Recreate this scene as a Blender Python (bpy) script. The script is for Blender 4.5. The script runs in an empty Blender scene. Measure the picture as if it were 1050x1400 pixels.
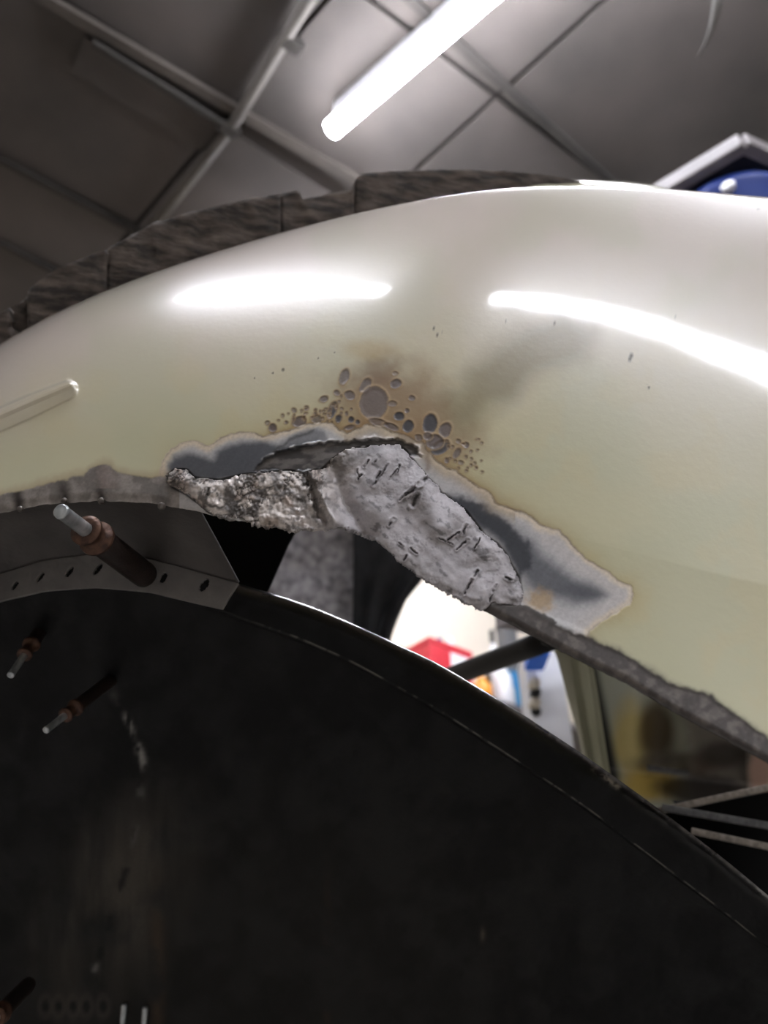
import bpy, bmesh, math, random
import numpy as np
from mathutils import Vector, Matrix
random.seed(4)
SC = bpy.context.scene
COL = SC.collection

# ------------------------------------------------------------------ camera, world, exposure
CZ = 0.75; TH = math.radians(36); F = 1400 * 26 / 36
cam_d = bpy.data.cameras.new('camera'); cam = bpy.data.objects.new('camera', cam_d); COL.objects.link(cam)
cam.location = (0, 0, CZ); cam.rotation_euler = (math.radians(126), 0, 0)
cam_d.sensor_fit = 'VERTICAL'; cam_d.sensor_height = 36; cam_d.lens = 26
cam_d.clip_start = .01; cam_d.clip_end = 60
cam_d.dof.use_dof = True; cam_d.dof.focus_distance = .29; cam_d.dof.aperture_fstop = 8.5
SC.camera = cam
SC.view_settings.view_transform = 'Standard'; SC.view_settings.look = 'None'
SC.view_settings.exposure = 1.6; SC.view_settings.gamma = 1; SC.view_settings.use_curve_mapping = False
w = bpy.data.worlds.new('garage_air'); SC.world = w; w.use_nodes = True
w.node_tree.nodes['Background'].inputs[0].default_value = (.8, .85, 1, 1)
w.node_tree.nodes['Background'].inputs[1].default_value = .05
TUBE_POWER = 26.0
CEIL = 2.5

# ------------------------------------------------------------------ measuring helpers
def P(px, py, d):
    px, py, d = np.broadcast_arrays(np.asarray(px, float), py, d)
    a = (px - 525) / F; b = -(py - 700) / F
    return np.stack([a * d, d * (math.cos(TH) - b * math.sin(TH)), CZ + d * (math.sin(TH) + b * math.cos(TH))], -1)
def V(px, py, d): return Vector(P(px, py, d).tolist())
def on_z(px, py, z):
    r = P(px, py, 1.) - np.array([0, 0, CZ]); return Vector((np.array([0, 0, CZ]) + r * (z - CZ) / r[2]).tolist())
def on_plane(px, py, n, dist):
    r = P(px, py, 1.) - np.array([0, 0, CZ]); return Vector((np.array([0, 0, CZ]) + r * dist / float(np.dot(r, n))).tolist())
def pl(pts):
    a = np.array(pts, float); return lambda x: np.interp(x, a[:, 0], a[:, 1])
def smooth(pts, wd=18):
    f = pl(pts); ks = np.linspace(-1, 1, 9); wt = 1 - np.abs(ks) * .8; wt /= wt.sum()
    return lambda x: sum(c * f(np.asarray(x, float) + k * wd) for c, k in zip(wt, ks))
def poly(pts, deg, m=500.):
    a = np.array(pts, float); c = np.polyfit((a[:, 0] - m) / m, a[:, 1], deg)
    return lambda x: np.polyval(c, (np.clip(np.asarray(x, float), -320, 1320) - m) / m)
def sstep(a, b, x):
    t = np.clip((x - a) / (b - a), 0, 1); return t * t * (3 - 2 * t)   # a > b runs the other way
_T = np.random.RandomState(7).rand(64, 256, 256)
def vnoise(x, y, seed=0):
    T = _T[seed % 64]; xi = np.floor(x).astype(int); yi = np.floor(y).astype(int); fx = x - xi; fy = y - yi
    fx = fx * fx * (3 - 2 * fx); fy = fy * fy * (3 - 2 * fy)
    a = T[xi & 255, yi & 255]; b = T[(xi + 1) & 255, yi & 255]; c = T[xi & 255, (yi + 1) & 255]; d = T[(xi + 1) & 255, (yi + 1) & 255]
    return (a * (1 - fx) + b * fx) * (1 - fy) + (c * (1 - fx) + d * fx) * fy
def fbm(x, y, sc, o=4, seed=0, g=.5):
    s = 0; amp = 1; tot = 0; x = np.asarray(x, float) / sc + 31.7; y = np.asarray(y, float) / sc + 11.3
    for i in range(o):
        s = s + amp * vnoise(x, y, seed + i); tot += amp; amp *= g; x = x * 2.03 + 5.1; y = y * 2.03 + 9.7
    return s / tot
def sdf(x, y, pts):
    """signed distance to a closed outline, negative inside"""
    p = np.array(pts, float); q = np.roll(p, -1, 0); d = np.full(np.shape(x), 1e9); ins = np.zeros(np.shape(x), bool)
    for (ax, ay), (bx, by) in zip(p, q):
        ex, ey = bx - ax, by - ay; wx, wy = x - ax, y - ay
        t = np.clip((wx * ex + wy * ey) / (ex * ex + ey * ey + 1e-9), 0, 1)
        d = np.minimum(d, np.hypot(wx - ex * t, wy - ey * t))
        c = ((ay <= y) != (by <= y)) & (x < (bx - ax) * (y - ay) / (by - ay + 1e-12) + ax); ins ^= c
    return np.where(ins, -d, d)
def dline(x, y, pts):
    d = np.full(np.shape(x), 1e9); tt = np.zeros(np.shape(x)); p = np.array(pts, float)
    for i in range(len(p) - 1):
        ex, ey = p[i + 1] - p[i]; wx, wy = x - p[i][0], y - p[i][1]
        t = np.clip((wx * ex + wy * ey) / (ex * ex + ey * ey), 0, 1); k = np.hypot(wx - ex * t, wy - ey * t)
        tt = np.where(k < d, (i + t) / (len(p) - 1), tt); d = np.minimum(d, k)
    return d, tt
def lin(c):
    c = np.asarray(c, float) / 255.; return np.where(c < .04045, c / 12.92, ((c + .055) / 1.055) ** 2.4)
def mix(a, b, k): return a + (np.asarray(b, float) - a) * np.asarray(k)[..., None]

# ------------------------------------------------------------------ object helpers
def props(o, label=None, cat=None, group=None, kind=None):
    if label: o['label'] = label
    if cat: o['category'] = cat
    if group: o['group'] = group
    if kind: o['kind'] = kind
    return o
def link(name, me, mat=None, parent=None):
    o = bpy.data.objects.new(name, me); COL.objects.link(o)
    if mat: me.materials.append(mat)
    if parent:
        o.parent = parent; o.matrix_parent_inverse = Matrix.Translation(-parent.location)
    return o
def thing(name, label, cat, loc=(0, 0, 0), group=None):
    o = bpy.data.objects.new(name, None); COL.objects.link(o); o.location = loc; o.empty_display_size = .02
    return props(o, label, cat, group)
def from_bm(name, bm, mat, parent=None, sm=True):
    me = bpy.data.meshes.new(name); bm.normal_update(); bm.to_mesh(me); bm.free()
    for p in me.polygons: p.use_smooth = sm
    return link(name, me, mat, parent)
def grid(name, pts, mat, parent=None, col=None, rm=None, keep=None, solid=0, flip=False, offset=-1):
    """mesh from an array (rows, cols, 3); keep masks its cells; col and rm are vertex attributes"""
    r, c = pts.shape[:2]; v = pts.reshape(-1, 3); idx = np.arange(r * c).reshape(r, c)
    q = np.stack([idx[:-1, :-1], idx[:-1, 1:], idx[1:, 1:], idx[1:, :-1]], -1).reshape(-1, 4)
    if flip: q = q[:, ::-1]
    used = None
    if keep is not None:
        q = q[keep.reshape(-1)]; used, inv = np.unique(q, return_inverse=True); q = inv.reshape(-1, 4); v = v[used]
    me = bpy.data.meshes.new(name); n = len(v); f = len(q)
    me.vertices.add(n); me.vertices.foreach_set('co', v.astype(np.float32).ravel())
    me.loops.add(f * 4); me.loops.foreach_set('vertex_index', q.astype(np.int32).ravel())
    me.polygons.add(f); me.polygons.foreach_set('loop_start', np.arange(0, f * 4, 4, dtype=np.int32))
    me.polygons.foreach_set('use_smooth', np.ones(f, bool))
    for nm, a in (('Col', col), ('RM', rm)):
        if a is not None:
            a = a.reshape(-1, 3); a = a if used is None else a[used]
            at = me.color_attributes.new(nm, 'FLOAT_COLOR', 'POINT')
            at.data.foreach_set('color', np.concatenate([a, np.ones((n, 1))], 1).astype(np.float32).ravel())
    me.update(); me.validate()
    o = link(name, me, mat, parent)
    if solid:
        m = o.modifiers.new('thickness', 'SOLIDIFY'); m.thickness = solid; m.offset = offset
    return o
def box(bm, c, sx, sy, sz, X=(1, 0, 0), Y=(0, 1, 0), Z=(0, 0, 1), bev=0):
    X, Y, Z, c = Vector(X).normalized(), Vector(Y).normalized(), Vector(Z).normalized(), Vector(c)
    M = Matrix([[X[i] * sx, Y[i] * sy, Z[i] * sz, c[i]] for i in range(3)] + [[0, 0, 0, 1]])
    g = bmesh.ops.create_cube(bm, size=1, matrix=M)
    if bev:
        es = list({e for v in g['verts'] for e in v.link_edges}); bmesh.ops.bevel(bm, geom=es, offset=bev, segments=2, affect='EDGES', profile=.6)
def lathe(bm, a, b, prof, seg=24):
    """prof: (t along a-b, radius)"""
    a = Vector(a); b = Vector(b); ax = b - a; Z = ax.normalized(); X = Z.orthogonal().normalized(); Y = Z.cross(X)
    rings = []
    for t, r in prof:
        c = a + ax * t
        rings.append([bm.verts.new(c + (X * math.cos(2 * math.pi * k / seg) + Y * math.sin(2 * math.pi * k / seg)) * r) for k in range(seg)])
    for p, q in zip(rings, rings[1:]):
        for k in range(seg): bm.faces.new((p[k], p[(k + 1) % seg], q[(k + 1) % seg], q[k]))
    bm.faces.new(rings[0][::-1]); bm.faces.new(rings[-1])
def tube(bm, pts, rad, seg=12):
    pts = [Vector(p) for p in pts]; n = len(pts); rings = []; X = None
    for i, p in enumerate(pts):
        T = (pts[min(i + 1, n - 1)] - pts[max(i - 1, 0)]).normalized()
        X = T.orthogonal().normalized() if X is None else (X - T * X.dot(T)).normalized()
        Y = T.cross(X); r = rad[i] if hasattr(rad, '__len__') else rad
        rings.append([bm.verts.new(p + (X * math.cos(2 * math.pi * k / seg) + Y * math.sin(2 * math.pi * k / seg)) * r) for k in range(seg)])
    for a, b in zip(rings, rings[1:]):
        for k in range(seg): bm.faces.new((a[k], a[(k + 1) % seg], b[(k + 1) % seg], b[k]))
    bm.faces.new(rings[0][::-1]); bm.faces.new(rings[-1])

# ------------------------------------------------------------------ materials
def mat(name, c, rough=.5, metal=0, c2=None, scale=20, bump=0, bscale=200, coat=0, emit=0, attr=False, detail=6, rvar=0, stretch=None, lo=.35, hi=.65, spec=.5, coatr=.08):
    m = bpy.data.materials.new(name); m.use_nodes = True; nt = m.node_tree; N = nt.nodes; L = nt.links; b = N['Principled BSDF']
    tc = N.new('ShaderNodeTexCoord'); src = tc.outputs['Object']
    if stretch:
        mp = N.new('ShaderNodeMapping'); mp.inputs['Scale'].default_value = stretch; L.new(src, mp.inputs[0]); src = mp.outputs[0]
    cc = tuple(lin(c)) + (1,)
    b.inputs['Base Color'].default_value = cc; b.inputs['Roughness'].default_value = rough; b.inputs['Metallic'].default_value = metal
    b.inputs['Specular IOR Level'].default_value = spec
    if coat: b.inputs['Coat Weight'].default_value = coat; b.inputs['Coat Roughness'].default_value = coatr
    if c2 is not None:
        n = N.new('ShaderNodeTexNoise'); n.inputs['Scale'].default_value = scale; n.inputs['Detail'].default_value = detail; L.new(src, n.inputs[0])
        r = N.new('ShaderNodeValToRGB'); r.color_ramp.elements[0].position = lo; r.color_ramp.elements[1].position = hi
        r.color_ramp.elements[0].color = cc; r.color_ramp.elements[1].color = tuple(lin(c2)) + (1,)
        L.new(n.outputs[0], r.inputs[0]); L.new(r.outputs[0], b.inputs['Base Color'])
    if attr:
        a = N.new('ShaderNodeAttribute'); a.attribute_name = 'Col'
        n = N.new('ShaderNodeTexNoise'); n.inputs['Scale'].default_value = 900; n.inputs['Detail'].default_value = 3; L.new(src, n.inputs[0])
        mr = N.new('ShaderNodeMapRange'); mr.inputs[1].default_value = .3; mr.inputs[2].default_value = .7; mr.inputs[3].default_value = .88; mr.inputs[4].default_value = 1.1
        L.new(n.outputs[0], mr.inputs[0])
        r = N.new('ShaderNodeAttribute'); r.attribute_name = 'RM'; sp = N.new('ShaderNodeSeparateColor'); L.new(r.outputs[0], sp.inputs[0])
        # the grain only shows where the surface is not painted (third channel)
        mm = N.new('ShaderNodeMix'); mm.data_type = 'FLOAT'; L.new(sp.outputs[2], mm.inputs[0]); mm.inputs[2].default_value = 1; L.new(mr.outputs[0], mm.inputs[3])
        vm = N.new('ShaderNodeVectorMath'); vm.operation = 'SCALE'; L.new(a.outputs[0], vm.inputs[0]); L.new(mm.outputs[0], vm.inputs['Scale'])
        L.new(vm.outputs[0], b.inputs['Base Color']); L.new(sp.outputs[0], b.inputs['Roughness']); L.new(sp.outputs[1], b.inputs['Metallic'])
        if coat:
            iv = N.new('ShaderNodeMath'); iv.operation = 'SUBTRACT'; iv.inputs[0].default_value = 1; L.new(sp.outputs[2], iv.inputs[1])
            ml = N.new('ShaderNodeMath'); ml.operation = 'MULTIPLY'; ml.inputs[0].default_value = coat; L.new(iv.outputs[0], ml.inputs[1]); L.new(ml.outputs[0], b.inputs['Coat Weight'])
    if bump:
        n = N.new('ShaderNodeTexNoise'); n.inputs['Scale'].default_value = bscale; n.inputs['Detail'].default_value = 4; L.new(src, n.inputs[0])
        u = N.new('ShaderNodeBump'); u.inputs['Strength'].default_value = bump; u.inputs['Distance'].default_value = .001
        L.new(n.outputs[0], u.inputs['Height']); L.new(u.outputs[0], b.inputs['Normal'])
    if emit:
        b.inputs['Emission Color'].default_value = (.9, .92, 1, 1); b.inputs['Emission Strength'].default_value = emit
    return m
M = {}
M['skin'] = mat('cream_paint_and_bare_steel', (205, 200, 170), attr=True, coat=1.0, bump=.08, bscale=320, coatr=.065)
M['cream'] = mat('cream_gloss_paint', (205, 200, 170), .25, coat=1)
M['ceil'] = mat('sooty_ceiling_board', (60, 56, 53), .9, c2=(82, 75, 71), scale=3.2, bump=.3, bscale=30, lo=.3, hi=.7)
M['ceil2'] = mat('dusty_ceiling_batten', (80, 73, 67), .85, c2=(64, 58, 53), scale=9)
M['ceild'] = mat('dark_joint_filler', (40, 37, 34), .95, c2=(52, 48, 44), scale=14)
M['conduit'] = mat('painted_conduit', (78, 73, 67), .7, c2=(64, 59, 54), scale=12)
M['wall'] = mat('cream_garage_wall', (222, 212, 196), .8, c2=(214, 204, 188), scale=3)
M['dwall'] = mat('pale_garage_wall', (214, 208, 198), .85, c2=(200, 194, 184), scale=2)
M['floor'] = mat('concrete_floor', (178, 174, 168), .8, c2=(160, 156, 150), scale=4)
M['tube'] = mat('lit_tube', (255, 255, 255), .4, emit=TUBE_POWER)
M['white'] = mat('white_plastic', (225, 225, 228), .4, c2=(215, 215, 220), scale=20)
M['grey'] = mat('grey_plastic', (118, 112, 112), .5, c2=(104, 99, 99), scale=14)
M['blue'] = mat('blue_plastic', (28, 48, 112), .45, c2=(36, 60, 132), scale=8)
M['dark'] = mat('black_plastic', (18, 18, 20), .5, c2=(26, 26, 28), scale=30)
M['strip'] = mat('weathered_brown_strip', (46, 41, 38), .75, c2=(112, 101, 93), scale=50, bump=.8, bscale=160, stretch=(1, 2, 5), detail=9, lo=.38, hi=.72)
M['tub'] = mat('black_tub_paint', (18, 18, 20), attr=True, spec=.25, coat=.8, coatr=.2, bump=.15, bscale=300)
M['gray_bracket'] = mat('grey_primer_steel', (66, 62, 60), .5, .15, c2=(84, 79, 76), scale=45, bump=.25, bscale=400, detail=8)
M['blackpanel'] = mat('black_inner_panel', (7, 7, 8), .8, c2=(10, 10, 11), scale=40, spec=.2)
M['copper'] = mat('copper_plated_collar', (112, 82, 66), .42, .5, c2=(66, 46, 38), scale=260, bump=.2, bscale=900)
M['cbody'] = mat('brown_black_fastener_body', (34, 26, 24), .4, .3, c2=(48, 36, 31), scale=200, bump=.2, bscale=900)
M['zinc'] = mat('zinc_pin', (225, 228, 230), .3, .7, c2=(170, 176, 178), scale=240, stretch=(1, 1, .2))
M['weld'] = mat('weld_metal', (120, 114, 108), .38, .6, c2=(70, 62, 58), scale=500)
M['felt'] = mat('grey_speckled_felt', (100, 98, 102), .95, c2=(190, 186, 190), scale=90, bump=.7, bscale=500, detail=10, lo=.3, hi=.75)
M['cloth'] = mat('black_cloth', (24, 24, 26), .95, c2=(38, 38, 40), scale=60, bump=.5, bscale=500)
M['bar'] = mat('black_bar_paint', (13, 13, 14), .6, c2=(19, 19, 20), scale=60)
M['red'] = mat('red_plastic', (205, 50, 62), .45, c2=(190, 42, 54), scale=20)
M['orange'] = mat('orange_plastic', (235, 160, 60), .45, c2=(225, 145, 48), scale=20)
M['cyan'] = mat('teal_blue_card', (40, 110, 165), .5, c2=(70, 135, 175), scale=25)
M['brightblue'] = mat('bright_blue_card', (25, 105, 225), .5, c2=(35, 115, 235), scale=25)
M['beige'] = mat('beige_steel', (214, 205, 188), .6, c2=(200, 190, 172), scale=10)
M['pillar'] = mat('sage_cream_paint', (176, 176, 152), .4, c2=(164, 164, 140), scale=30)
M['paleedge'] = mat('pale_edge_metal', (160, 150, 140), .5, c2=(120, 112, 104), scale=300)
M['greyedge'] = mat('grey_edge_metal', (105, 105, 106), .5, c2=(80, 80, 82), scale=300)

# ------------------------------------------------------------------ the room
A1 = math.radians(52); E1 = Vector((math.sin(A1), math.cos(A1), 0)); E2 = Vector((-math.cos(A1), math.sin(A1), 0)); UP = Vector((0, 0, 1))
W1a, W1b, W2a, W2b = -3.0, 4.2, -3.0, 1.95
def room_box(name, a0, a1, b0, b1, z0, z1, m):
    bm = bmesh.new(); c = E1 * (a0 + a1) / 2 + E2 * (b0 + b1) / 2 + UP * (z0 + z1) / 2
    box(bm, c, a1 - a0, b1 - b0, z1 - z0, E1, E2, UP); return props(from_bm(name, bm, m, sm=False), kind='structure')
room_box('floor', W1a - .1, W1b + .1, W2a - .1, W2b + .1, -.1, 0, M['floor'])
room_box('wall_back', W1a - .1, W1b + .1, W2b, W2b + .1, 0, CEIL, M['wall'])
room_box('wall_front', W1a - .1, W1b + .1, W2a - .1, W2a, 0, CEIL, M['dwall'])
room_box('wall_left', W1a - .1, W1a, W2a, W2b, 0, CEIL, M['dwall'])
room_box('wall_right', W1b, W1b + .1, W2a, W2b, 0, CEIL, M['dwall'])
ceil = room_box('ceiling', W1a - .1, W1b + .1, W2a - .1, W2b + .1, CEIL + .012, CEIL + .1, M['ceild'])
# ceiling boards between joint lines of two directions
da = Vector((math.sin(math.radians(56)), math.cos(math.radians(56)), 0)); db = Vector((-math.sin(math.radians(46)), math.cos(math.radians(46)), 0))
def coord(px, py):
    p = on_z(px, py, CEIL); mtx = Matrix(((da.x, db.x), (da.y, db.y))); q = mtx.inverted() @ Vector((p.x, p.y)); return q.x, q.y
bl = sorted([coord(280, 122)[1], coord(100, 267)[1], coord(40, 350)[1], coord(740, 178)[1]])
al = sorted([coord(315, 155)[0], coord(765, 55)[0]])
bl = [bl[0] - 2.6, bl[0] - 1.3] + bl + [bl[-1] + .6]; al = [al[0] - 2.4, al[0] - 1.2] + al + [al[-1] + 1.2, al[-1] + 2.4, al[-1] + 3.6]
for i in range(len(al) - 1):
    for j in range(len(bl) - 1):
        g = .006; h = .02
        cs = [(al[i] + g, bl[j] + g), (al[i + 1] - g, bl[j] + g), (al[i + 1] - g, bl[j + 1] - g), (al[i] + g, bl[j + 1] - g)]
        q = [da * a + db * b for a, b in cs]
        if any(not (W1a < p.dot(E1) < W1b and W2a < p.dot(E2) < W2b) for p in [sum(q, Vector()) / 4]): continue
        bm = bmesh.new(); dz = random.uniform(0, .003)
        lo = [bm.verts.new((p.x, p.y, CEIL + dz)) for p in q]; hi = [bm.verts.new((p.x, p.y, CEIL + h)) for p in q]
        bm.faces.new(lo[::-1]); bm.faces.new(hi)
        for k in range(4): bm.faces.new((lo[k], lo[(k + 1) % 4], hi[(k + 1) % 4], hi[k]))
        from_bm('ceiling_panel', bm, M['ceil'], ceil, sm=False)
def ceil_bar(name, a, b, wd, h, m, parent=ceil, drop=0, bev=0):
    p = on_z(*a, CEIL - drop); q = on_z(*b, CEIL - drop); X = (q - p).normalized(); bm = bmesh.new()
    box(bm, (p + q) / 2 + Vector((0, 0, -h / 2 - .0005)), (q - p).length, wd, h, X, UP.cross(X), UP, bev=bev); return from_bm(name, bm, m, parent, sm=False)
ceil_bar('ceiling_batten', (40, -18), (495, 248), .022, .018, M['ceil2'])
ceil_bar('ceiling_beam', (108, 72), (470, 300), .085, .008, M['ceil'])
ceil_bar('ceiling_batten', (130, 52), (330, 178), .012, .03, M['ceild'])
ceil_bar('ceiling_batten', (-60, 184), (200, 322), .016, .012, M['ceild'])
ceil_bar('ceiling_batten', (-60, 299), (90, 376), .014, .012, M['ceild'])
ceil_bar('ceiling_batten', (530, -30), (850, 262), .018, .01, M['ceild'])
# conduit with clips
bm = bmesh.new(); tube(bm, [on_z(480, -95, CEIL - .02), on_z(318, 172, CEIL - .02), on_z(190, 335, CEIL - .02)], .013, 12)
cond = from_bm('ceiling_conduit', bm, M['conduit']); props(cond, 'thin painted conduit pipe running diagonally across the sooty ceiling', 'pipe')
for a in ((400, 62), (312, 176)):
    p = on_z(*a, CEIL - .02); bm = bmesh.new(); box(bm, p + UP * .004, .026, .045, .034, db, da, UP, bev=.004); from_bm('clip', bm, M['ceild'], cond, sm=False)

# ------------------------------------------------------------------ tube lights
def batten_light(a, b, label, g=None, r=.021, drop=.09):
    a = Vector(a); b = Vector(b); a.z = b.z = CEIL - drop; X = (b - a).normalized(); S = UP.cross(X)
    t = thing('tube_light', label, 'light', (a + b) / 2 + UP * .05, g)
    bm = bmesh.new(); box(bm, (a + b) / 2 + UP * (drop / 2 + .012), (b - a).length * .97, .03, drop - .026, X, S, UP, bev=.003); from_bm('housing', bm, M['white'], t, sm=False)
    bm = bmesh.new(); lathe(bm, a + X * .012, b - X * .012, [(0, r * .9), (.004, r), (.996, r), (1, r * .9)]); from_bm('diffuser', bm, M['tube'], t)
    for p, s in ((a, 1), (b, -1)):
        bm = bmesh.new(); lathe(bm, p, p + X * s * .014, [(0, r * .55), (.25, r * .92), (1, r * 1.03)]); from_bm('end_cap', bm, M['tube'], t)
    return t
p0 = on_z(450, 180, CEIL - .09); p1 = on_z(665, -5, CEIL - .09); d = (p1 - p0).normalized()
batten_light(p0, p0 + d * 1.5, 'glowing white tube light on the ceiling above the cream fender')
batten_light((-.67, .11, 0), (-.17, -.52, 0), 'shorter white tube light above the camera, behind the first', r=.025)
batten_light((.22, -.80, 0), (1.75, -1.40, 0), 'white tube light above and right of the camera', r=.027)

q0 = E1 * .5 + E2 * 1.2; batten_light(q0, q0 + E1 * 1.5, 'added white tube light brightening the back wall, hidden behind the fender')  # added fitting out of view, brightens the wall, shelf and cloth
# pale cable end hanging at the top right
bm = bmesh.new(); cp = pl([(-60, 986), (0, 982), (30, 976), (55, 967), (79, 954)]); ys = np.linspace(-60, 79, 16)
tube(bm, [V(float(cp(y)), y, 1.15 + (.0 if y > 0 else (-y) * .001)) for y in ys], [.0085 - .0065 * sstep(.35, 1, i / 15) for i in range(16)], 10)
props(from_bm('hanging_cable', bm, M['conduit']), 'pale curved cable end hanging near the ceiling at top right', 'cable')

# ------------------------------------------------------------------ storage rack, top right
RZ = 1.95
c0 = on_z(1019, 203, RZ); ra = Vector((on_z(920, 262, RZ) - c0)).normalized(); rb = Vector((on_z(1090, 236, RZ) - c0)).normalized()
rk = thing('storage_rack', 'grey framed rack corner above the fender at the right edge', 'rack', c0 - UP * .7)
def rail(a, b, wd, h, z, name, m):
    X = b - a; bm = bmesh.new(); box(bm, (a + b) / 2 + UP * z, X.length, wd, h, X, UP.cross(X), UP, bev=.004); return from_bm(name, bm, m, rk, sm=False)
rail(c0 - rb * 0, c0 + ra * .55, .022, .034, .017, 'top_rail', M['grey']); rail(c0, c0 + rb * .55, .022, .034, .017, 'top_rail', M['grey'])
rail(c0 + ra * .55, c0 + ra * .55 + rb * .55, .022, .034, .017, 'top_rail', M['grey']); rail(c0 + rb * .55, c0 + ra * .55 + rb * .55, .022, .034, .017, 'top_rail', M['grey'])
bm = bmesh.new(); vs = [c0 + ra * a + rb * b + UP * .026 for a, b in ((.01, .01), (.54, .01), (.54, .54), (.01, .54))]
lo = [bm.verts.new(v) for v in vs]; hi = [bm.verts.new(v + UP * .005) for v in vs]; bm.faces.new(lo[::-1]); bm.faces.new(hi)
for k in range(4): bm.faces.new((lo[k], lo[(k + 1) % 4], hi[(k + 1) % 4], hi[k]))
from_bm('top_panel', bm, M['dark'], rk, sm=False)
for a, b in ((.25, .03), (.52, .03), (.52, .52), (.03, .52)):
    p = c0 + ra * a + rb * b; rail(p + UP * .0, p - UP * .7, .014, .014, 0, 'post', M['greyedge']) if 0 else None
    bm = bmesh.new(); box(bm, p - UP * .35, .014, .014, .7, ra, UP.cross(ra), UP); from_bm('post', bm, M['greyedge'], rk, sm=False)
bm = bmesh.new(); vs = [c0 + ra * a + rb * b - UP * .7 for a, b in ((.0, .0), (.55, .0), (.55, .55), (.0, .55))]
lo = [bm.verts.new(v) for v in vs]; hi = [bm.verts.new(v + UP * .02) for v in vs]; bm.faces.new(lo[::-1]); bm.faces.new(hi)
for k in range(4): bm.faces.new((lo[k], lo[(k + 1) % 4], hi[(k + 1) % 4], hi[k]))
from_bm('lower_shelf', bm, M['grey'], rk, sm=False)
bp = c0 + ra * .05 + rb * .05; bm = bmesh.new()
lathe(bm, bp + (ra + rb) * .10 - UP * .675, bp + (ra + rb) * .10 - UP * .02, [(0, .085), (.02, .095), (.97, .115), (.975, .122), (1, .122)], 40)
cr = thing('storage_bin', 'blue plastic bin under the grey rack frame', 'bin', bp - UP * .675); from_bm('bin_body', bm, M['blue'], cr)
dv = (cam.location - (bp + (ra + rb) * .10)); dv.z = 0; dv.normalize(); q = bp + (ra + rb) * .10 + dv * .112 - UP * .05 + UP.cross(dv) * .03
bm = bmesh.new(); lathe(bm, q, q + dv * .012, [(0, .010), (.7, .012), (1, .008)], 20); o = from_bm('handle_stud', bm, M['white'], cr); o['label'] = 'pale round stud'

# ------------------------------------------------------------------ the cream fender
ysil = poly([(-320, 780), (-200, 640), (-120, 560), (-60, 512), (0, 469), (60, 436), (120, 409), (200, 377), (300, 342), (400, 314), (500, 290), (600, 270), (660, 260), (740, 255), (850, 257), (950, 261), (1050, 268), (1200, 282), (1320, 296)], 7)
yedge = pl([(-320, 920), (-150, 770), (0, 702), (60, 690), (130, 685), (200, 687), (265, 698), (300, 707), (350, 716), (400, 725), (440, 723), (480, 723), (510, 732), (530, 750), (560, 775), (590, 796), (640, 824), (700, 855), (726, 869), (802, 909), (856, 934), (917, 972), (955, 992), (1050, 1044), (1320, 1200)])
Sf = poly([(-320, 150), (0, 215), (300, 330), (500, 410), (750, 470), (1050, 520), (1320, 540)], 3)
Bf = poly([(-320, .10), (0, .12), (300, .17), (500, .20), (750, .22), (1050, .22), (1320, .22)], 3)
DF = poly([(-320, .33), (0, .285), (300, .275), (600, .285), (1050, .27), (1320, .27)], 2)
def D(x, y):
    S = Sf(x); dl = 60 * sstep(300, 1150, np.asarray(x, float)); cr_ = sstep(600, 860, np.asarray(x, float)); s_ = y - ysil(x); t = np.clip(1 - (s_ + dl) / (S + dl), 0, 1)
    q = np.clip(1 - s_ / 5., 0, 1)     # towards the right the crown turns over in a tight edge
    return DF(x) + Bf(x) * (1 - np.sqrt(1 - t * t + 1e-6)) - .00016 * (y - 700) * np.clip(s_ / S, 0, 1) + cr_ * .006 * (1 - np.sqrt(1 - q * q + 1e-6))

GROUND = [(215, 652), (222, 632), (232, 614), (245, 605), (262, 602), (276, 606), (285, 610), (298, 602), (310, 596), (330, 590), (345, 590), (360, 596), (375, 593), (395, 588), (412, 581), (432, 577), (452, 578), (464, 585), (474, 591), (484, 585), (500, 579), (518, 580), (536, 588), (550, 594), (566, 600), (580, 607), (586, 618), (600, 630), (625, 645), (650, 664), (668, 672), (680, 685), (700, 694), (720, 702), (738, 718), (765, 726), (782, 742), (802, 762), (825, 778), (848, 792), (864, 800), (868, 812), (862, 828), (845, 840), (822, 850), (806, 862), (808, 900), (760, 900), (640, 840), (560, 790), (500, 740), (300, 720), (230, 700)]
FILL_UP = [(228, 660), (229, 648), (240, 640), (256, 641), (266, 652), (300, 655), (330, 648), (360, 645), (395, 642), (415, 645), (440, 640), (452, 628), (472, 614), (505, 609), (545, 607), (556, 616), (575, 640), (584, 652), (598, 664), (606, 676), (622, 686), (638, 698), (652, 716), (664, 732), (680, 742), (692, 756), (700, 772), (711, 790), (714, 812), (710, 828), (696, 828), (672, 824)]
FILL = FILL_UP + [(660, 838), (640, 828), (610, 812), (590, 800), (560, 779), (545, 768), (530, 752), (515, 738), (498, 730), (480, 724), (462, 722), (440, 726), (420, 722), (400, 728), (372, 722), (350, 718), (325, 708), (300, 708), (283, 700), (272, 690), (250, 674), (238, 668)]
LIPR = pl([(690, 835), (720, 830), (745, 846), (814, 874), (863, 898), (917, 931), (974, 952), (1012, 982), (1050, 1006), (1320, 1170)])
LIPL = pl([(-320, 880), (-150, 745), (0, 678), (50, 664), (90, 656), (118, 650), (128, 640), (140, 634), (152, 636), (162, 645), (180, 652), (200, 655), (218, 654), (240, 652)])
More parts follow.
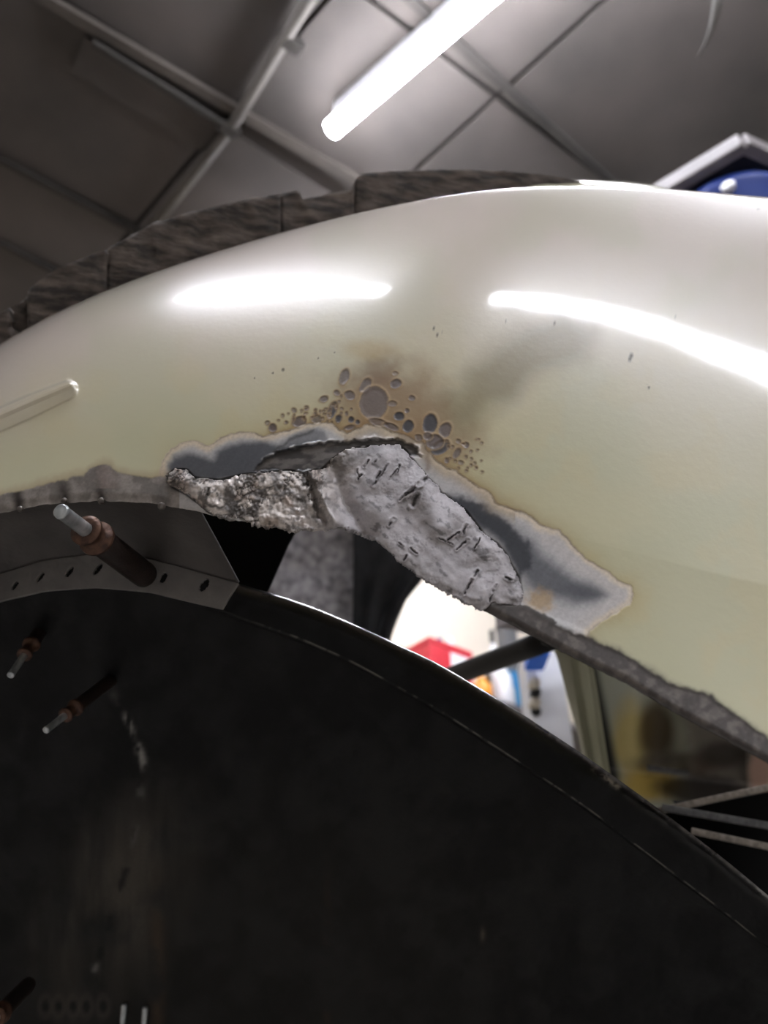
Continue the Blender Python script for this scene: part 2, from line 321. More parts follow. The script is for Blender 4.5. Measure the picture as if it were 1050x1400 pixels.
BLIST = [(471, 515, 6, 11, 20, 1), (499, 527, 6, 11, 35, 1), (511, 551, 19, 22, 12, 1), (478, 540, 7, 6, 40, 1), (461, 537, 4, 4, 0, 1), (443, 546, 6, 4, -20, 1), (454, 562, 6, 13, 22, 1.5), (541, 525, 8, 6, -20, 1.3), (563, 544, 4, 4, 0, 1), (588, 579, 10, 14, 10, 1.6), (609, 588, 8, 11, 25, 1.1), (602, 612, 14, 9, -30, 1.6), (594, 604, 12, 10, 0, 1.2), (558, 583, 7, 9, 25, 1.6), (546, 569, 7, 6, 0, 1.7), (537, 552, 6, 4, 0, .7), (480, 574, 4, 4, 0, 1.7), (463, 573, 4, 6, 20, 1.5), (409, 576, 10, 7, -20, 1.1), (433, 573, 7, 6, 0, .9), (373, 585, 5, 6, 0, 1.2), (419, 558, 3, 3, 0, .9), (402, 561, 3, 3, 0, .9), (391, 577, 2, 2, 0, 1), (557, 562, 3, 3, 0, 1.3), (637, 609, 4, 4, 0, 1.1), (625, 620, 4, 8, 30, 1), (627, 604, 3, 3, 0, .7), (611, 630, 3, 4, 0, 1), (644, 618, 2, 2, 0, .7), (489, 577, 3, 3, 0, 1.6), (474, 566, 2, 3, 0, 1), (467, 559, 2, 2, 0, .8), (480, 560, 2, 2, 0, .8), (478, 584, 8, 3, -10, 1), (366, 578, 3, 3, 0, .7), (630, 633, 3, 3, 0, .7), (518, 578, 14, 5, 15, .8), (535, 584, 10, 5, 20, 1), (584, 596, 6, 5, 0, 1), (540, 511, 4, 3, 0, .4), (572, 598, 5, 5, 0, .9)]
for _ in range(36):
    t = random.random(); BLIST.append((385 + 80 * t + random.uniform(-10, 10), 572 - 25 * t * random.random() + random.uniform(-8, 8), random.uniform(1, 2), random.uniform(1, 2.2), 0, random.uniform(.4, .8)))
for _ in range(22): BLIST.append((random.uniform(605, 660), random.uniform(600, 650), random.uniform(1, 2), random.uniform(1, 2.2), 0, random.uniform(.3, .7)))
DENTS = [(387, 505, 3), (373, 510, 1.4), (435, 490, 1.6), (457, 482, 1.2), (863, 488, 4), (861, 491, 3), (887, 530, 2.5), (886, 525, 1.6), (1037, 286, 2), (692, 438, 1.4), (598, 457, 1.5), (605, 453, 1), (758, 442, 1.4), (348, 517, 1.3), (922, 433, 1.6), (978, 405, 1.2), (593, 449, 1.3)]
def skin_fields(x, y):
    n1 = fbm(x, y, 26, 4, 1); n2 = fbm(x, y, 7, 3, 5); n3 = fbm(x, y, 150, 4, 9); n4 = fbm(x, y, 60, 4, 50)
    wx = x + (n1 - .5) * 9 + (n2 - .5) * 3; wy = y + (fbm(x, y, 24, 4, 13) - .5) * 9 + (fbm(x, y, 6, 3, 17) - .5) * 3
    low = sstep(0, 1, (y - ysil(x)) / (Sf(x) * .9))
    c = np.broadcast_to(lin((220, 208, 196)), x.shape + (3,)).copy()
    c = mix(c, lin((208, 203, 168)), low)  # pinker towards the crown: ceiling reflection put into the paint colour
    c = mix(c, lin((196, 199, 168)), .35 * sstep(.42, .62, n3)); c = mix(c, lin((212, 200, 158)), .4 * sstep(.5, .7, n4) * low)
    rough = np.full(x.shape, .3); metal = np.zeros(x.shape); bare = np.zeros(x.shape); disp = np.zeros(x.shape)
    g = sdf(wx, wy, GROUND)
    # yellow-brown heat halo along the ground band
    heat = np.exp(-np.clip(g, 0, None) / 26) * (x > 215) * (.55 + .45 * sstep(.35, .6, n4))
    c = mix(c, lin((194, 178, 124)), np.clip(heat * .75, 0, 1) * sstep(330, 430, x) * (1 - .6 * sstep(620, 720, x)) + .25 * np.exp(-np.clip(g, 0, None) / 14))
    e = np.hypot((x - 530) / 105, (y - 550) / 72 * np.where(y > 550, .6, 1)) + (n1 - .5) * .5
    c = mix(c, lin((152, 124, 94)), .85 * (1 - sstep(.25, 1.15, e)))
    c = mix(c, lin((122, 94, 72)), .55 * (1 - sstep(.1, .8, np.hypot((x - 515) / 60, (y - 512) / 45) + (n1 - .5) * .6)))
    e = np.hypot((x - 615) / 70, (y - 600) / 60) + (n1 - .5) * .6; c = mix(c, lin((154, 124, 92)), .65 * (1 - sstep(.2, 1.1, e)))
    c = mix(c, lin((150, 116, 78)), .65 * np.exp(-np.clip(g, 0, None) / 7) * sstep(335, 380, x) * (1 - .7 * sstep(700, 800, x)))
    dl, tt = dline(x, y, [(640, 560), (665, 530), (720, 490), (770, 462)]); c = mix(c, lin((134, 122, 88)), .7 * (1 - sstep(5, 62, dl + (n4 - .5) * 40)))
    e = np.hypot((x - 500) / 48, (y - 478) / 20) + (n1 - .5) * .6; c = mix(c, lin((188, 164, 112)), .5 * (1 - sstep(.2, 1.1, e)))
    # charred spots where the paint blistered
    for bx, by, ra_, rb_, an, k in BLIST:
        s = (np.abs(x - bx) < 40) & (np.abs(y - by) < 40)
        if not s.any(): continue
        X = x[s] - bx + (n2[s] - .5) * 3; Y = y[s] - by + (n1[s] - .5) * 4; a = math.radians(an); u = X * math.cos(a) + Y * math.sin(a); v = -X * math.sin(a) + Y * math.cos(a)
        q = np.hypot(u / ra_, v / rb_); sz = min(ra_, rb_)
        base = lin((98, 84, 76)) if k < 1.45 else lin((52, 47, 48))
        cs = mix(c[s], lin((188, 160, 120)), .55 * np.exp(-((q - 1.12) * sz / 1.4) ** 2)); cs = mix(cs, lin((84, 60, 42)), .6 * np.exp(-((q - 1.0) * sz / 1.0) ** 2))
        c[s] = mix(cs, base, np.clip(min(1, .75 * k + .15) * (1 - sstep(1 - 1.2 / sz, 1 + .8 / sz, q)), 0, 1))
        disp[s] += -.0002 * (1 - sstep(.75, 1.0, q)) + .00012 * np.exp(-((q - 1.1) * sz / 1.5) ** 2) * min(1, sz / 5)
        rough[s] = np.where(q < 1.05, .5, rough[s]); bare[s] = np.maximum(bare[s], .85 * (1 - sstep(1.0, 1.4, q)))
    for bx, by, r in DENTS:
        s = np.hypot(x - bx, (y - by) * .8) + (n2 - .5) * 2; k = 1 - sstep(r * .35, r, s); c = mix(c, lin((70, 62, 48)), .9 * k); bare = np.maximum(bare, k)
    # ground-back bare steel
    k = 1 - sstep(-.8, .8, g); bm_ = mix(np.broadcast_to(lin((216, 202, 180)), c.shape), lin((190, 187, 186)), sstep(-3, -14, g))
    rim = np.exp(-((g + 1.2) / 1.3) ** 2); bm_ = mix(bm_, lin((96, 76, 56)), rim * np.interp(x, [215, 340, 380, 620, 700, 780, 900], [.35, .45, .8, .8, .75, .6, .25]) * (.5 + .5 * sstep(.35, .6, n2)))
    dk = sdf(wx, wy, [(226, 640), (236, 622), (255, 617), (275, 622), (290, 625), (305, 612), (330, 603), (362, 602), (378, 606), (400, 608), (432, 600), (440, 612), (442, 640), (370, 655), (228, 660)])
    bm_ = mix(bm_, lin((72, 74, 80)), .95 * (1 - sstep(-9, 5, dk)))
    dk = sdf(wx, wy, [(385, 606), (405, 592), (425, 586), (444, 590), (450, 604), (430, 612), (400, 618)]); bm_ = mix(bm_, lin((104, 106, 110)), .8 * (1 - sstep(-6, 4, dk)))
    bm_ = mix(bm_, lin((70, 68, 68)), np.exp(-(dline(wx, wy, [(372, 622), (395, 603), (425, 590)])[0] / 2.2) ** 2) * .7)
    dk = sdf(wx, wy, [(615, 682), (640, 686), (668, 692), (690, 706), (712, 726), (730, 742), (742, 760), (770, 775), (800, 790), (832, 800), (840, 815), (815, 832), (780, 832), (745, 818), (722, 800), (700, 770), (660, 728), (630, 700)])
    bm_ = mix(bm_, lin((80, 82, 88)), .9 * (1 - sstep(-16, 12, dk + (n4 - .5) * 22)))
    dk = sdf(wx, wy, [(610, 678), (660, 690), (690, 712), (720, 740), (728, 775), (712, 790), (690, 745), (650, 712)]); bm_ = mix(bm_, lin((42, 44, 50)), .92 * (1 - sstep(-5, 6, dk + (n2 - .5) * 8)))
    bm_ = mix(bm_, lin((72, 74, 80)), .75 * (1 - sstep(.2, 1.1, np.hypot((x - 800 - (y - 800) * .6) / 52, (y - 808) / 20) + (n4 - .5) * .5)))
    bm_ = mix(bm_, lin((196, 190, 186)), .8 * np.exp(-((g + 16) / 9) ** 2) * (x > 740) * (y > 700))
    e = np.hypot((x - 738) / 26, (y - 822) / 22) + (n2 - .5) * .7; bm_ = mix(bm_, lin((176, 148, 108)), .8 * (1 - sstep(.3, 1.1, e)))
    bm_ = mix(bm_, lin((168, 146, 112)), .5 * np.exp(-((g + 9) / 8) ** 2) * (x > 470) * (x < 705))
    dk = dline(wx, wy, [(548, 596), (576, 606), (584, 622), (585, 640)])[0]; bm_ = mix(bm_, lin((110, 88, 66)), .55 * np.exp(-(dk / 5) ** 2))
    st = fbm(x * .8 + y * .6, (x * .6 - y * .8) * .07, 5, 3, 21); bm_ = bm_ * (.9 + .2 * st)[..., None]
    c = mix(c, bm_, k); bare = np.maximum(bare, k * .8); rough = rough + (.46 - rough) * k; metal = metal + (.12 - metal) * k; disp = disp - .00018 * k * sstep(215, 260, x) * (1 - sstep(-10, 0, y - LIPR(x)))
    # dark metal cleft above the filler, its shade also put into the colour
    dk = sdf(wx, wy, [(350, 645), (362, 630), (385, 620), (415, 612), (445, 605), (470, 604), (505, 600), (545, 602), (570, 612), (575, 625), (560, 622), (540, 611), (500, 612), (465, 622), (450, 640), (400, 644)])
    q = 1 - sstep(-2, 2.5, dk + (n2 - .5) * 7); cc_ = mix(np.broadcast_to(lin((66, 62, 60)), c.shape), lin((120, 114, 110)), sstep(.38, .66, fbm(x, y * 2.2, 16, 4, 21)) * .9); cc_ = mix(cc_, lin((34, 31, 30)), .7 * sstep(-6, -1, dk + (n2 - .5) * 6)); c = mix(c, cc_, .94 * q); disp -= .0016 * q
    q = np.exp(-((dk - 2.5 + (n2 - .5) * 5) / 1.6) ** 2) * (y < 632) * sstep(.35, .6, fbm(x, y, 9, 3, 45)); c = mix(c, lin((215, 210, 206)), .7 * q); disp += .0006 * q
    for sx, sy, r in ((612, 689, 9), (603, 680, 6)):
        q = 1 - sstep(.4, 1.1, np.hypot((wx - sx) / r, (wy - sy) / r / 1.1)); c = mix(c, lin((30, 28, 28)), q * .9); disp -= .0015 * q
    # right lip
    ll = wy - LIPR(wx) + (n2 - .5) * 5; k = sstep(-4, 4, ll) * (x > 665)
    k = np.maximum(k, (1 - sstep(-1, 2, sdf(wx, wy, [(668, 826), (720, 828), (760, 850), (745, 880), (700, 850), (660, 836)]))))
    lc = mix(np.broadcast_to(lin((80, 74, 71)), c.shape), lin((120, 112, 106)), sstep(.4, .7, fbm(x, y, 12, 4, 25)) * .8); lc = mix(lc, lin((50, 46, 42)), .7 * sstep(-9, -2, y - yedge(x)))
    lc = mix(lc, lin((70, 65, 62)), .7 * (1 - sstep(0, 14, ll)))
    c = mix(c, lc, k); bare = np.maximum(bare, k); rough += (.62 - rough) * k; metal += (.2 - metal) * k; disp = disp - .0003 * k * sstep(0, 8, ll) * sstep(700, 800, x)
    k = sstep(-9, 3, ll + (n1 - .5) * 8) * (x > 800) * (1 - k); c = mix(c, lin((140, 128, 104)), .45 * k)
    # left lip
    ll = wy - LIPL(wx); k = sstep(-2, 2, ll) * (x < 245)
    lc = mix(np.broadcast_to(lin((160, 152, 146)), c.shape), lin((126, 120, 115)), sstep(.35, .65, fbm(x, y, 14, 4, 29)))
    for sx in (25, 88, 138, 221):
        q = np.exp(-((x - sx - (y - 680) * .1 + (n2 - .5) * 4) / 7.5) ** 2) * (.4 + .6 * sstep(0, 1, (y - 645) / 40)); lc = mix(lc, lin((34, 25, 22)), .95 * q * (1 if sx != 221 else .3))
    q = np.exp(-((x - 146 + (n1 - .5) * 10) / 15) ** 2) * (y < 668); lc = mix(lc, lin((146, 132, 126)), .7 * q)
    c = mix(c, lin((170, 148, 112)), .6 * sstep(-14, 0, ll) * (x < 235)); c = mix(c, lc, k); bare = np.maximum(bare, k); rough += (.5 - rough) * k; metal += (.25 - metal) * k
    disp += k * .0006 * (fbm(x, y, 30, 3, 33) - .5)
    # raised moulding at the left
    d1, t1 = dline(x, y, [(-160, 644), (0, 574), (92, 534)]); wd = np.interp(x, [40, 118], [19., 14.])
    vv = (-.40 * x - .916 * (y - 574)) / wd; hh = np.clip((1 - d1 / wd), 0, 1)
    disp += .0075 * sstep(0, .3, hh) * np.interp(vv, [-1, 0, .3, .5, .75, 1], [.02, .62, .9, 1, .8, .3])
    disp += .00025 * (n3 - .5)
    return c, rough, metal, bare, disp
xs = np.concatenate([np.arange(-300, 0, 10.), np.arange(0, 210, 2.2), np.arange(210, 880, 1.5), np.arange(880, 1052, 2.4), np.arange(1060, 1301, 12.)])
tv = np.concatenate([(np.linspace(0, 1, 70, endpoint=False) ** 1.6) * .38, np.linspace(.38, 1, 290)])
X, T = np.meshgrid(xs, tv); Y = ysil(X) + (yedge(X) - ysil(X)) * (.02 * T + .98 * T ** 1.15) ; Y = ysil(X) + (yedge(X) - ysil(X)) * T
c, rough, metal, bare, disp = skin_fields(X, Y)
fs = sdf(X, Y, FILL); rec = 1 - sstep(-4, 1, fs)
rag = (fbm(X, Y * 0, 9, 3, 40) - .5) * 3 * sstep(.97, 1, T)
DD = D(X, Y) - disp + rec * .0035
DD += .0012 * (1 - sstep(0, 14, yedge(X) - Y))
pts = P(X, Y + rag, DD)
ph = np.radians([-75, -62, -50, -40, -31, -23, -16, -10, -5, -2]); Xb, Ph = np.meshgrid(xs, ph)
back = P(Xb, ysil(Xb) + Sf(Xb) * (1 - np.cos(Ph)), D(Xb, ysil(Xb)) - Bf(Xb) * np.sin(Ph))
Xf, Kf = np.meshgrid(xs, np.array([1., 2., 3., 4.]))
low = P(Xf, yedge(Xf) - (Kf - 1) * 2.2, D(Xf, yedge(Xf)) + .001 + Kf * np.where(Xf > 660, .0045, .003) + rec[-1] * .0035)
allp = np.concatenate([back, pts, low]); 
cb = np.broadcast_to(lin((220, 208, 196)), back.shape); cl = np.broadcast_to(lin((52, 48, 44)), low.shape)
rmc = np.stack([rough, metal, bare], -1); rb_ = np.broadcast_to([.3, 0., 0.], back.shape); rl = np.broadcast_to([.6, .1, 1.], low.shape)
loc = V(500, 700, .3)
fender = thing('car_fender', 'cream car fender with scorched, ground-back wheel arch edge being repaired', 'car panel', loc)
skin = grid('outer_skin', allp, M['skin'], fender, np.concatenate([cb, c, cl]), np.concatenate([rb_, rmc, rl]), flip=True)

# second crown of the body behind the fender's top edge
cy = smooth([(560, 279), (600, 271), (650, 260), (700, 251), (740, 246), (800, 246), (860, 249), (900, 254), (940, 263), (1010, 278), (1060, 290)], 12)
xc = np.linspace(580, 1050, 90); Xc, Pc = np.meshgrid(xc, np.radians(np.array([-70, -50, -35, -20, -8, 0, 8, 18, 30, 45, 60, 75, 88])))
Pp = P(Xc, cy(Xc) + 30 * (1 - np.cos(Pc)), .505 + .025 * (1 - np.sin(Pc)))
grid('rear_crown', Pp, M['cream'], fender, flip=True)
fender.children[-1]['label'] = 'glossy cream crown peeking over the fender top'

# lead filler, smooth on the right and torn on the left
st = 1.25; gx = np.arange(222, 722, st); gy = np.arange(600, 842, st); X, Y = np.meshgrid(gx, gy)
n = fbm(X, Y, 8, 4, 3); wx = X + (n - .5) * 7 + (fbm(X, Y, 22, 2, 44) - .5) * 6; wy = Y + (fbm(X, Y, 8, 4, 6) - .5) * 7
f = sdf(wx, wy, FILL)
left = 1 - sstep(415, 500, X + (Y - 670) * .35)
big = fbm(X, Y, 34, 3, 15); rid = np.abs(fbm(X, Y, 17, 5, 18, .6) - .5) * 2; rid2 = np.abs(fbm(X, Y, 9, 4, 22, .6) - .5) * 2; fine = fbm(X, Y, 5, 3, 26)
h = .0002 + .0012 * sstep(0, -14, f) + .003 * (big - .5)
pit = (1 - sstep(.04, .16, rid2)) * sstep(.45, .6, fbm(X, Y, 30, 3, 36))
pk = np.clip(pit * (.25 + .75 * left), 0, 1)
h += left * (.0022 * (rid - .25) + .0006 * (rid2 - .3)) - .0006 * pk + (fine - .5) * (.0001 + .00035 * left)
h += (1 - left) * (.0006 * (fbm(X, Y, 50, 3, 38) - .5))
# facets: crest from (590,650) down the outer edge, hollow near (480,690)
h += .004 * np.exp(-((X - 250) / 22) ** 2 - ((Y - 658) / 18) ** 2) + .003 * np.exp(-(dline(X, Y, [(575, 665), (600, 720)])[0] / 16) ** 2)
h -= .005 * np.exp(-(dline(X, Y, [(455, 640), (470, 690), (500, 725)])[0] / 13) ** 2)
h -= .004 * np.exp(-(dline(wx, wy, [(418, 650), (432, 690), (445, 716)])[0] / 3) ** 2); h += .004 * np.exp(-(dline(wx, wy, [(428, 650), (445, 690), (458, 715)])[0] / 6) ** 2)
c = mix(np.broadcast_to(lin((184, 179, 181)), X.shape + (3,)).copy(), lin((222, 212, 204)), left * .9)
c = mix(c, lin((128, 124, 124)), .5 * sstep(.45, .7, fbm(X, Y, 26, 4, 41)) * (.5 + .5 * left)); c = mix(c, lin((150, 120, 94)), .4 * sstep(.6, .75, fbm(X, Y, 24, 3, 47)) * left)
dark = .85 * pk * (.3 + .7 * left)
dark = np.maximum(dark, .75 * left * sstep(.52, .66, fbm(X, Y, 13, 4, 53, .65)))
dark = np.maximum(dark, .8 * left * (1 - sstep(.02, .09, np.abs(fbm(X * .9 + Y * .5, Y - X * .3, 24, 4, 27) - .5))) * sstep(.4, .6, fbm(X, Y, 20, 3, 11)))
dark = np.maximum(dark, .55 * (1 - left) * sstep(.6, .72, fbm(X * .8 + Y * .6, (Y * .8 - X * .6) * 2, 14, 4, 54, .6)))
GOU = [((519, 646), (512, 664), 2.2), ((530, 634), (518, 655), 1.2), ((503, 629), (498, 638), 1.5), ((546, 636), (543, 646), 1.4), ((514, 628), (511, 633), 1.2), ((495, 648), (490, 655), 1.8), ((488, 641), (492, 652), 1.2), ((573, 662), (556, 676), 3.2), ((583, 655), (572, 663), 3.2), ((556, 676), (548, 684), 2.2), ((570, 678), (565, 690), 5), ((637, 718), (633, 730), 2.6), ((628, 728), (612, 738), 1.6), ((640, 738), (625, 752), 1.8), ((654, 780), (648, 788), 1.7), ((645, 792), (634, 812), 2), ((556, 760), (552, 766), 2.2), ((562, 750), (570, 757), 1.8), ((538, 709), (532, 718), 2), ((546, 742), (552, 748), 1.4), ((678, 800), (668, 822), 1.4), ((690, 790), (700, 793), 1.8), ((656, 735), (650, 750), 1.5), ((665, 715), (660, 728), 1.2), ((284, 668), (279, 690), 2.2), ((266, 682), (266, 697), 1.6), ((533, 652), (543, 640), .8), ((600, 735), (618, 744), 1), ((470, 735), (476, 722), 2)]
for a, b, r in GOU:
    r *= .8
    q = dline(X + (n - .5) * 6, Y + (fine - .5) * 4, [a, b])[0]; k = (1 - sstep(r * .3, r * 1.1, q)) * sstep(.28, .5, fbm(X, Y, 7, 2, 49)); dark = np.maximum(dark, .88 * k); h -= .0012 * k; h += .0005 * np.exp(-((q - r * 1.7) / 1.2) ** 2)
k = np.exp(-((f + 1.5) / 2.2) ** 2) * sstep(.4, .6, fbm(X, Y, 10, 3, 57)); dark = np.maximum(dark, (.3 + .4 * left) * k)
k = sdf(wx, wy, [(450, 640), (468, 618), (500, 610), (522, 612), (500, 622), (478, 640), (462, 665), (440, 655)]); dark = np.maximum(dark, .5 * (1 - sstep(-3, 5, k)))
c = mix(c, lin((50, 47, 46)), np.clip(dark, 0, 1))
sh = np.clip(sstep(.32, .5, rid) * left + np.exp(-np.hypot((X - 425) / 26, (Y - 698) / 18) ** 2), 0, 1)
rm = np.stack([.56 - .22 * sh, .15 + .5 * sh * (1 - dark), np.full(X.shape, .7)], -1)
keepv = f < 0; keep = keepv[:-1, :-1] & keepv[1:, 1:] & keepv[1:, :-1] & keepv[:-1, 1:]
M['filler'] = mat('torn_lead_filler', (170, 165, 165), attr=True, bump=.12, bscale=500)
fl = grid('lead_filler', P(X, Y, D(X, Y) - h), M['filler'], fender, c, rm, keep, solid=.0016, flip=True)
fl['label'] = 'pale grey torn and scraped filler along the arch edge'

# weld dots along the left lip
for (x, y, r) in ((28, 696, 4.4), (88, 685, 4.6), (139, 685, 5), (221, 692, 5.2)):
    bm = bmesh.new(); bmesh.ops.create_icosphere(bm, subdivisions=3, radius=r * .297 / F, matrix=Matrix.Translation(V(x, y, float(D(x, y)) - .0012)))
    o = from_bm('weld_dot', bm, M['weld'], fender)

# ------------------------------------------------------------------ weathered strip behind the fender top
st_root = thing('edge_strip', 'weathered dark brown board strip standing behind the fender top edge', 'strip', V(300, 330, .47))
UPE = [(-160, 590), (-60, 470), (0, 429), (14, 420), (28, 414), (36, 408), (38, 396), (50, 386), (82, 364), (120, 350), (146, 341), (150, 337), (170, 327), (210, 304), (225, 301), (260, 290), (300, 281), (340, 271), (385, 265), (406, 259), (411, 262), (413, 272), (430, 269), (470, 262), (484, 258), (486, 243), (500, 237), (560, 233), (640, 232), (700, 234), (740, 238), (775, 244), (800, 250)]
ue = pl(UPE)
for a, b, dd in ((-160, 14, .012), (14, 37, .02), (37, 146, .012), (146, 384, .017), (384, 485, .024), (485, 800, .028)):
    xx = np.linspace(a + .4, b - .4, max(6, int((b - a) / 4))); rows = np.linspace(0, 1, 12); X, R = np.meshgrid(xx, rows)
    y0 = ue(np.clip(X, a + .5, b - .5)); y1 = ysil(X) + 2; Y = y0 + (y1 - y0) * R
    dep = DF(X) + Bf(X) + dd + .004 * (fbm(X, Y, 30, 3, 58) - .5) + .0015 * (fbm(X, Y * 3, 8, 3, 60) - .5)
    Y = Y + (fbm(X, X * 0, 14, 3, 61) - .5) * 3 * (R == 0)
    grid('strip_piece', P(X, Y, dep), M['strip'], st_root, solid=.014, flip=True)

# ------------------------------------------------------------------ slotted grey bracket inside the arch
xr = pl([(0, 268), (1, 326), (2, 304)])
fold = smooth([(-200, 850), (-100, 812), (0, 785), (60, 766), (130, 757), (190, 761), (250, 776), (330, 799)], 14); lowb = smooth([(-200, 900), (-100, 856), (0, 822), (60, 808), (130, 803), (200, 809), (303, 833)], 14)
br = thing('arch_bracket', 'grey steel arch bracket with a slotted flange clamped under the left lip', 'bracket', V(150, 760, .33))
def bracket_rows(r0, r1, nr):
    R, U = np.meshgrid(np.linspace(r0, r1, nr), np.linspace(0, 1, 330), indexing='ij'); X = -140 + (xr(R) + 140) * U
    yt = yedge(X) - 7; yf = fold(X); yl = lowb(X)
    Y = np.where(R < 1, yt + (yf - yt) * R, yf + (yl - yf) * (R - 1)); d0 = D(X, yedge(X)) + .005
    dep = np.where(R < 1, d0 + .030 * R + .004 * np.sin(math.pi * np.clip(R, 0, 1)), d0 + .030 - .006 * (R - 1)) + .0008 * (fbm(X, Y, 25, 3, 12) - .5)
    return X, Y, dep
X, Y, dep = bracket_rows(0, 1, 24); grid('web', P(X, Y, dep), M['gray_bracket'], br, solid=.0012, flip=True)
X, Y, dep = bracket_rows(1, 2, 40)
keep = np.ones(X.shape, bool)
for sx, sy, ra_, rb_ in ((20, 801, 2.3, 7.5), (55, 789, 2.3, 8), (95, 782, 2.4, 8.5), (134, 778, 2.6, 9), (223, 790, 3.8, 7.5), (279, 800, 4.2, 9.5)):
    a = math.radians(38); u = (X - sx) * math.cos(a) + (Y - sy) * math.sin(a); v = -(X - sx) * math.sin(a) + (Y - sy) * math.cos(a); keep &= np.hypot(u / ra_, v / rb_) > 1
keep = keep[:-1, :-1] & keep[1:, 1:]
M['flange'] = mat('lighter_primer_steel', (104, 100, 98), .5, .15, c2=(124, 120, 116), scale=60, bump=.3, bscale=350, detail=8)
grid('flange', P(X, Y, dep), M['flange'], br, keep=keep, solid=.0012, flip=True)

# ------------------------------------------------------------------ black wheel tub
R0 = smooth([(-460, 1140), (-300, 960), (-160, 850), (0, 772), (130, 742), (250, 768), (330, 800), (380, 813), (430, 830), (500, 860), (600, 907), (700, 967), (800, 1033), (900, 1105), (1000, 1182), (1100, 1266), (1320, 1450)], 30)
R1 = smooth([(-460, 1190), (-300, 1005), (-160, 890), (0, 805), (130, 785), (250, 812), (330, 845), (400, 868), (480, 903), (600, 970), (700, 1035), (800, 1102), (900, 1178), (1000, 1254), (1100, 1336), (1320, 1520)], 30)
xs = np.concatenate([np.arange(-420, 0, 10), np.arange(0, 1052, 2.6), np.arange(1060, 1321, 10)])
secs = [(0, -1)]  # rows as (kind, param)
rows = [('b', k) for k in (0, .4, .75, 1)] + [('r', k) for k in np.linspace(0, 1, 34)[1:]] + [('i', k) for k in np.concatenate([np.linspace(0, .02, 6)[1:], np.linspace(.02, 1, 170)[1:]])]
PY = []; PD = []
dr = pl([(-160, .37), (0, .36), (500, .345), (1200, .31)])
for kd, k in rows:
    if kd == 'b': y = R0(xs) + 9 * (1 - k) ** 2; dd = dr(xs) + .012 * (1 - k)
    elif kd == 'r':
        y = R0(xs) + (R1(xs) - R0(xs)) * k; dd = dr(xs) - .010 * math.sqrt(1 - (1 - min(1, k * 2.5)) ** 2) - .001 * k
    else:
        y = R1(xs) + (1760 - R1(xs)) * k; dd = dr(xs) - .011 + .0025 * min(1, k / .006) + .11 * np.sin(math.pi * min(1, k) * .8) * np.interp(xs, [-160, 300, 900, 1200], [1, 1, .6, .4])
    PY.append(y); PD.append(dd)
Y = np.array(PY); DD = np.array(PD); X = np.broadcast_to(xs, Y.shape)
n = fbm(X, Y, 40, 5, 2); n2 = fbm(X, Y, 6, 3, 8); n3 = fbm(X * 1.6, Y * .25, 30, 4, 14)
c = np.broadcast_to(lin((4, 4, 5)), Y.shape + (3,)).copy(); dy = Y - R0(X)
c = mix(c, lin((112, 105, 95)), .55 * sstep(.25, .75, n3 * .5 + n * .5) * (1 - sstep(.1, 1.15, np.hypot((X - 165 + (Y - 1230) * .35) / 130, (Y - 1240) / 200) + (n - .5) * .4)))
c = mix(c, lin((34, 32, 28)), .5 * (1 - sstep(.3, 1.3, np.hypot((X - 400) / 420, (Y - 1330) / 280) + (n3 - .5) * .5)))
k = np.exp(-((dy - 3) / 2.6) ** 2) * sstep(.42, .62, n2 * .6 + n * .4) * sstep(480, 620, X); c = mix(c, lin((120, 118, 116)), .75 * k)  # worn pale flecks along the rim, its sheen partly put into colour
k = np.exp(-(dline(X, Y, [(812, 1050), (845, 1076)])[0] / 3) ** 2) * sstep(.4, .55, n2); c = mix(c, lin((170, 162, 150)), .8 * k)
k = .5 * np.exp(-((Y - R1(X)) / 1.0) ** 2) * sstep(.42, .6, fbm(X, Y, 12, 3, 30)) * sstep(300, 420, X); c = mix(c, lin((150, 146, 138)), .8 * k)
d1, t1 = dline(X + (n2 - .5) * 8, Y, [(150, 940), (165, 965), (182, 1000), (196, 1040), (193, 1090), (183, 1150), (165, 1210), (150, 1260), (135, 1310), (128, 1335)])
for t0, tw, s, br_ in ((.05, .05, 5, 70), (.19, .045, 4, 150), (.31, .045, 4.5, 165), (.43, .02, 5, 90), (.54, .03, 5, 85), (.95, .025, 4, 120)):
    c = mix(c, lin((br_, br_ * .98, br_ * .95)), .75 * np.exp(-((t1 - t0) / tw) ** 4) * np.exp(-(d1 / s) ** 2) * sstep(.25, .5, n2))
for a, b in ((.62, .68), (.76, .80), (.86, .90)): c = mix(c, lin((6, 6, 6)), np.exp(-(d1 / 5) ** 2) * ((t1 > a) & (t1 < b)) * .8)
for hx in (62, 80, 100, 118, 141):
    q = np.hypot(X - hx, (Y - 1376) * .6); c = mix(c, lin((70, 64, 58)), .5 * np.exp(-((q - 8) / 3) ** 2)); c = mix(c, lin((4, 4, 4)), 1 - sstep(3, 6, q))
c = mix(c, lin((84, 66, 48)), .5 * (np.exp(-((X - 215) / 9) ** 2) + np.exp(-((X - 448) / 6) ** 2) * .6) * sstep(1130, 1350, Y) * sstep(.4, .6, n))
k = np.exp(-((X - 660) / 3) ** 2 - ((Y - 1278) / 8) ** 2); c = mix(c, lin((110, 100, 90)), .6 * k)
rm = np.stack([.45 + .2 * sstep(.3, .7, n) - .25 * np.exp(-((dy - 4) / 10) ** 2), np.zeros(Y.shape), 1 - .9 * np.exp(-((dy - 4) / 11) ** 2)], -1)
tub = thing('wheel_tub', 'large black steel wheel tub with scuffed rolled rim filling the bottom of the view', 'car panel', V(500, 1100, .4))
grid('tub_shell', P(X, Y, DD + .0025 * (n - .5)), M['tub'], tub, c, rm, solid=.0012, flip=True)
